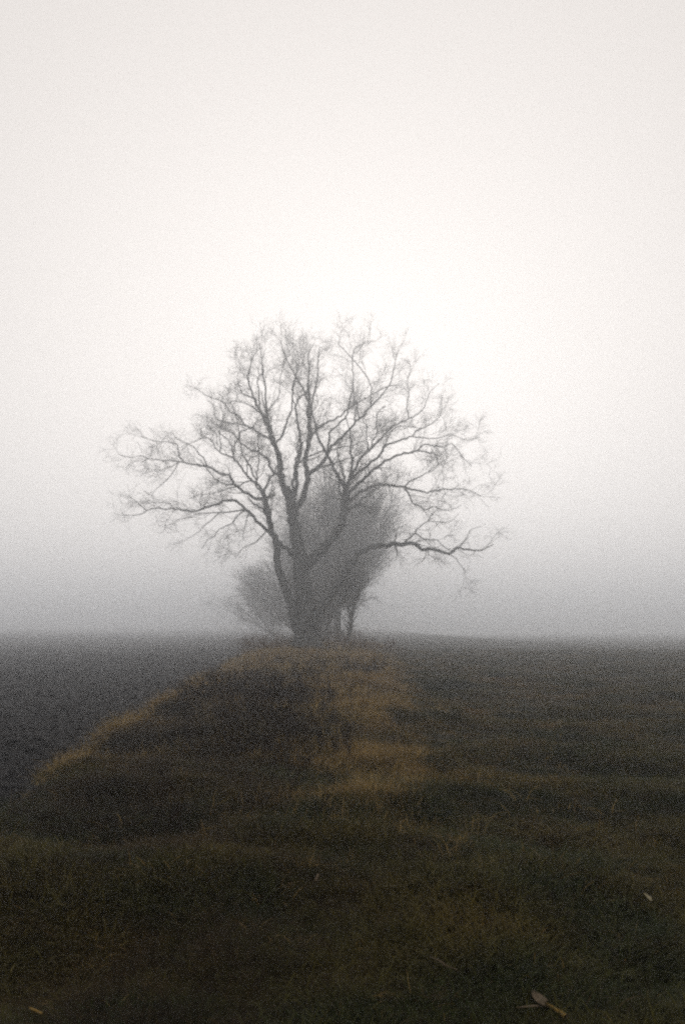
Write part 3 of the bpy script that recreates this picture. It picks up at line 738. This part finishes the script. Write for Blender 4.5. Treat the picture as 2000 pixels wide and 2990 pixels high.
# bank: pale dry grass in drifts, thickest on its meadow side and round the tree
dv = [tuft('dry_tuft', rg, 52, 0.16, (0.14, 0.42), (0.003, 0.0055), (10, 75), 0.27, M['gold']) for _ in range(7)]
p = points(rg, 80000, lambda y: x_left(y) - 0.15, lambda y: x_right(y) + 0.1 + 1.1 * rg.random(len(y)) ** 2.5, 2.6, 75, 0.8)
u = (p[:, 0] - x_left(p[:, 1])) / (x_right(p[:, 1]) - x_left(p[:, 1]))
drift = 0.27 + 0.30 * n_mid(p[:, 0] * 1.0 + 17, p[:, 1] * 0.5) + 0.36 * n_small(p[:, 0] * 0.8 + 5, p[:, 1] * 0.33)
wd = 0.11 + 0.16 * sstep(12, 28, p[:, 1])
right = np.exp(-((u - (0.90 - 0.12 * sstep(12, 28, p[:, 1]))) / wd) ** 2) * sstep(4.5, 10.5, p[:, 1])
leftrim = np.exp(-((u - 0.03) / 0.035) ** 2) * 0.5 * sstep(8, 14, p[:, 1])
foot = np.exp(-((p[:, 1] - 38) / 9) ** 2) * 1.3
prob = np.clip((right * 0.9 + foot + 0.12 * sstep(5, 16, p[:, 1])) * np.clip(drift * 1.6, 0.03, 1) + leftrim * (0.35 + 0.5 * np.clip(drift, 0, 1)), 0, 1)
p = p[rg.random(len(p)) < prob]
n = len(p); s = rg.uniform(0.45, 1.15, n) * (0.45 + 0.55 * sstep(5, 20, p[:, 1]))
scatter('dry_grass', p, rots(rg, n), np.stack([s, s, s], -1), rg.integers(0, 7, n), dv, None,
        'straw coloured dry grass in drifts on the bank', 'dry grass')
print('dry', n)
# dead weeds standing on the bank
wv = [weed('dead_weed', rg, h, M['stalk']) for h in (0.35, 0.4, 0.45, 0.5, 0.6, 0.7)]
p = points(rg, 6500, lambda y: x_left(y) + 0.25, lambda y: x_right(y) - 0.2, 7.0, 62, 0.8)
u = (p[:, 0] - x_left(p[:, 1])) / (x_right(p[:, 1]) - x_left(p[:, 1]))
prob = np.clip(0.45 + 0.45 * n_mid(p[:, 0] + 31, p[:, 1] * 0.7), 0, 1) * np.exp(-((u - 0.55) / 0.20) ** 2) * sstep(6.5, 16, p[:, 1]) * (1 - 0.9 * sstep(20, 30, p[:, 1]))
p = p[rg.random(len(p)) < prob]
n = len(p); s = rg.uniform(0.55, 1.0, n)
scatter('weed_stalks', p, rots(rg, n, 0.16), np.stack([s, s, s], -1), rg.integers(0, 6, n), wv, None,
        'dead dark brown weed stalks standing on the bank', 'weeds')
print('weeds', n)
# long bleached wisps lying over the near grass
hv_ = [tuft('wisp', rg, 9, 0.12, (0.09, 0.28), (0.0017, 0.0034), (30, 88), 0.34, M[k]) for k in ('faded', 'gold', 'green', 'faded', 'faded')]
p = points(rg, 9000, lambda y: x_left(y) + 0.1, lambda y: x_right(y) + 1.6 + 1.5 * rg.random(len(y)), 2.8, 18, 1.0)
p = p[rg.random(len(p)) < np.clip(0.45 + 0.5 * n_small(p[:, 0] + 51, p[:, 1] * 0.6), 0.04, 1)]
n = len(p); s = rg.uniform(0.5, 1.1, n) * (0.6 + 0.4 * sstep(4, 8, p[:, 1]))
scatter('grass_wisps', p, rots(rg, n, 0.25), np.stack([s, s, s], -1), rg.integers(0, 5, n), hv_, None,
        'thin bleached wisps of dead grass lying over the near turf', 'grass wisps')
# clods on the ploughed field
cv = [clod('clod', rg, M['soil']) for _ in range(6)]
p = points(rg, 22000, inf(-60), lambda y: x_left(y) - 0.1, 6, 75, 0.9)
n = len(p); s = 0.03 + 0.10 * rg.random(n) ** 2.5
scatter('soil_clods', p, rots(rg, n, 0.6), np.stack([s, s, s], -1), rg.integers(0, 6, n), cv, None,
        'dark clods of earth strewn over the ploughed field', 'clods')

# ------------------------------------------------------------------ brambles one can tell apart on the bank
def bramble(label, x, y, h, w, canes, seed, mat='shrub', name='bramble_shrub', group='dark brambles on the bank'):
    r = np.random.default_rng(seed)
    z = float(land(x, y))
    root = empty(name, (x, y, z))
    tag(root, label, 'shrub', group)
    a = r.uniform(0, 2 * math.pi, canes); q = w * 0.35 * np.sqrt(r.random(canes))
    n = 9
    P = np.zeros((canes, n, 3)); P[:, 0] = np.stack([x + q * np.cos(a), y + q * np.sin(a), np.full(canes, z - 0.05)], -1)
    ln = r.uniform(0.1, 0.9, canes)
    d = np.stack([np.sin(ln) * np.cos(a), np.sin(ln) * np.sin(a), np.cos(ln)], -1)
    L = r.uniform(0.7, 1.25, canes)[:, None] * h / (n - 1) * 1.25
    for j in range(1, n):
        P[:, j] = P[:, j - 1] + d * L
        d = d + r.normal(0, 0.13, (canes, 3)) + np.array([0, 0, -0.12]) * (ln[:, None])
        d /= np.linalg.norm(d, axis=-1, keepdims=True)
    R = np.linspace(0.007, 0.0035, n)[None] * np.ones((canes, 1))
    o = obj('canes', npmesh('canes', *tubes(P, R, 4), M[mat]), root); o['kind'] = 'stuff'
    A, B = grow(P, R, canes * 9, (0.2 * h, 0.45 * h), (25, 70), 5, r, 0.7, 0.003, 0.2, (0, 0, 0.05), None, 0, 0.15, 1.0, 0.7)
    C, D = grow(A, B, canes * 20, (0.06 * h, 0.18 * h), (25, 70), 3, r, 0.8, 0.003, 0.25, (0, 0, 0.03), None, 0, 0.1, 1.0, 0.8)
    o = obj('twigs', npmesh('twigs', *join([tubes(A, B, 3), tubes(C, D, 3)]), M[mat]), root); o['kind'] = 'stuff'
bramble('rounded dark bramble where the bank meets the meadow below the tree', 0.62, 29.0, 0.6, 1.2, 60, 1)
bramble('broad dark bramble thicket beside the ploughed field below the tree', -2.7, 26.0, 0.36, 2.2, 80, 2)
bramble('dark bramble halfway along the bank in the middle of the weeds', -2.3, 17.5, 0.35, 1.4, 45, 3)
bramble('low dark bramble among straw coloured grass on the bank', -0.7, 21.5, 0.35, 0.9, 35, 5)

for lab, bx, by, bh, bw, sd in (('russet dead undergrowth at the left foot of the forked trunk', -3.3, 47.0, 0.75, 2.4, 31),
                            ('russet dead undergrowth at the right foot of the forked trunk', 0.2, 48.0, 0.75, 2.4, 32),
                            ('russet dead undergrowth in front of the left shrub behind the trunk', -4.2, 54.0, 0.95, 2.8, 33),
                            ('russet dead undergrowth where the mound slopes down to the meadow', 1.9, 51.0, 0.55, 2.2, 34)):
    bramble(lab, bx, by, bh, bw, 75, sd, 'russet', 'russet_undergrowth', 'russet undergrowth round the trunk')

# ------------------------------------------------------------------ bits of dry maize dropped on the grass
def mat_straw(name, a, b_):
    m, t, b = material(name)
    tcn = N(t, 'ShaderNodeTexCoord')
    c = ramp(t, noise(t, 60.0, 4, 0.6, tcn.outputs['Object']), [(0.3, a), (0.7, b_)])
    t.links.new(c, b.inputs['Base Color'])
    return m
M['straw'] = mat_straw('dry_straw', (0.14, 0.085, 0.02), (0.26, 0.17, 0.045))
M['husk'] = mat_straw('dry_husk', (0.055, 0.040, 0.024), (0.11, 0.082, 0.052))
M['pale'] = mat_straw('pale_husk', (0.16, 0.14, 0.085), (0.28, 0.25, 0.16))

def ground_at(sx, sy, lift):
    lo, hi = 2.0, 80.0
    for _ in range(60):
        m = (lo + hi) / 2
        q = ray_at(sx, sy, m)
        if q.z > float(land(q.x, q.y)) + lift: lo = m
        else: hi = m
    return ray_at(sx, sy, lo)

def strip_leaf(pts, widths, mat_name, cup=0.25, thick=0.0012):
    """a dry leaf: curved cupped strip with real thickness"""
    l, w = resample(pts, widths, 0.012, np.random.default_rng(1), 0)
    n = len(l)
    T = np.gradient(l, axis=0); T /= np.linalg.norm(T, axis=-1, keepdims=True)
    Sd = np.cross(T, [0, 0, 1.0]); Sd /= np.linalg.norm(Sd, axis=-1, keepdims=True) + 1e-9
    U = np.cross(Sd, T)
    k = 5
    off = np.linspace(-1, 1, k)
    top = l[:, None] + Sd[:, None] * (w[:, None] * off[None])[..., None] + U[:, None] * (w[:, None] * cup * (off ** 2)[None])[..., None]
    bot = top - U[:, None] * thick
    ring = np.concatenate([top, bot[:, ::-1]], 1)
    m = 2 * k
    idx = np.arange(n * m).reshape(n, m)
    a = idx[:-1]; b = np.roll(a, -1, 1); d = idx[1:]; c = np.roll(d, -1, 1)
    return ring.reshape(-1, 3), np.stack([a, b, c, d], -1).reshape(-1, 4)

def lying(px, lift, arch=0.0):
    out = []
    for i, (a, b) in enumerate(px):
        t = i / max(1, len(px) - 1)
        q = ground_at(a, b, lift + arch * math.sin(math.pi * t))
        out.append(np.array(q))
    return out

o = empty('maize_husk', ground_at(1600, 2935, 0.0))
tag(o, 'torn dry brown maize husk with pale broken stalk end on the grass', 'husk')
obj('leaf', npmesh('leaf', *strip_leaf(lying([(1552, 2890), (1568, 2910), (1585, 2930), (1600, 2944)], 0.045, 0.02), [0.004, 0.022, 0.026, 0.012], 'husk'), M['husk']), o)
obj('leaf', npmesh('leaf', *strip_leaf(lying([(1505, 2942), (1535, 2940), (1565, 2938), (1596, 2940)], 0.045, 0.015), [0.003, 0.007, 0.010, 0.010], 'husk'), M['husk']), o)
l, rr = resample(lying([(1592, 2930), (1615, 2944), (1635, 2957), (1652, 2970)], 0.05), [0.006, 0.007, 0.009, 0.010], 0.01, r1, 0.05)
obj('stalk', npmesh('stalk', *tube_one(l, rr, 8), M['straw']), o)
def bit(name, label, cat, px, w, mat_name, lift=0.05, arch=0.0, group=None, leaf=False):
    pts = lying(px, lift, arch)
    if leaf: v, f = strip_leaf(pts, w, mat_name)
    else:
        l, rr = resample(pts, w, 0.008, r1, 0.08); v, f = tube_one(l, rr, 8)
    oo = obj(name, npmesh(name, v, f, M[mat_name]))
    return tag(oo, label, cat, group)
bit('straw_piece', 'short bright yellow piece of straw on dark grass', 'straw', [(88, 2943), (100, 2949), (112, 2954), (125, 2959)], [0.0035, 0.0050, 0.0050, 0.0035], 'straw', 0.07)
bit('husk_scrap', 'pale cream scrap of maize husk lying on the meadow', 'husk', [(1878, 2607), (1886, 2614), (1894, 2621), (1900, 2630)], [0.003, 0.008, 0.013, 0.006], 'pale', 0.06, 0.01, None, True)
bit('dry_stalk', 'long thin brown dry stalk lying on the grass', 'stalk', [(1255, 2793), (1280, 2805), (1305, 2820), (1335, 2832)], [0.002, 0.003, 0.0035, 0.0025], 'husk', 0.07, 0.02)
bit('bent_leaf', 'narrow pale dead leaf bent over at its top on the bank', 'leaf', [(912, 2590), (922, 2570), (931, 2552), (941, 2560)], [0.004, 0.007, 0.006, 0.003], 'husk', 0.10, 0.06, None, True)

# pale crumbs of dead leaf strewn through the grass
def crumb(name, r):
    n = 5
    a = np.linspace(0, 1, n)
    w = 0.006 * np.sin(math.pi * np.clip(a, 0.08, 0.95))
    c = np.stack([(a - 0.5) * 0.035, 0.006 * np.sin(a * 3 + r.random() * 3), 0.004 + 0.008 * np.sin(math.pi * a)], -1)
    top = np.stack([c + np.stack([0 * w, w, 0.4 * w], -1), c + [0, 0, 0.002], c - np.stack([0 * w, w, -0.4 * w], -1), c - [0, 0, 0.0015]], 1)
    idx = np.arange(n * 4).reshape(n, 4)
    q = idx[:-1]; b = np.roll(q, -1, 1); d = idx[1:]; e = np.roll(d, -1, 1)
    return npmesh(name, top.reshape(-1, 3), np.stack([q, b, e, d], -1).reshape(-1, 4), M['husk'])
p = points(rg, 260, inf(-3.0), inf(30), 3.2, 14, 1.0)
n = len(p); p[:, 2] += 0.045; sc = rg.uniform(0.25, 0.8, n)
scatter('leaf_crumbs', p, rots(rg, n, 0.5), np.stack([sc, sc * rg.uniform(0.5, 1, n), sc], -1), rg.integers(0, 3, n), [crumb('crumb', rg) for _ in range(3)], None,
        'tiny pale crumbs of dead leaf strewn through the grass', 'leaf litter')
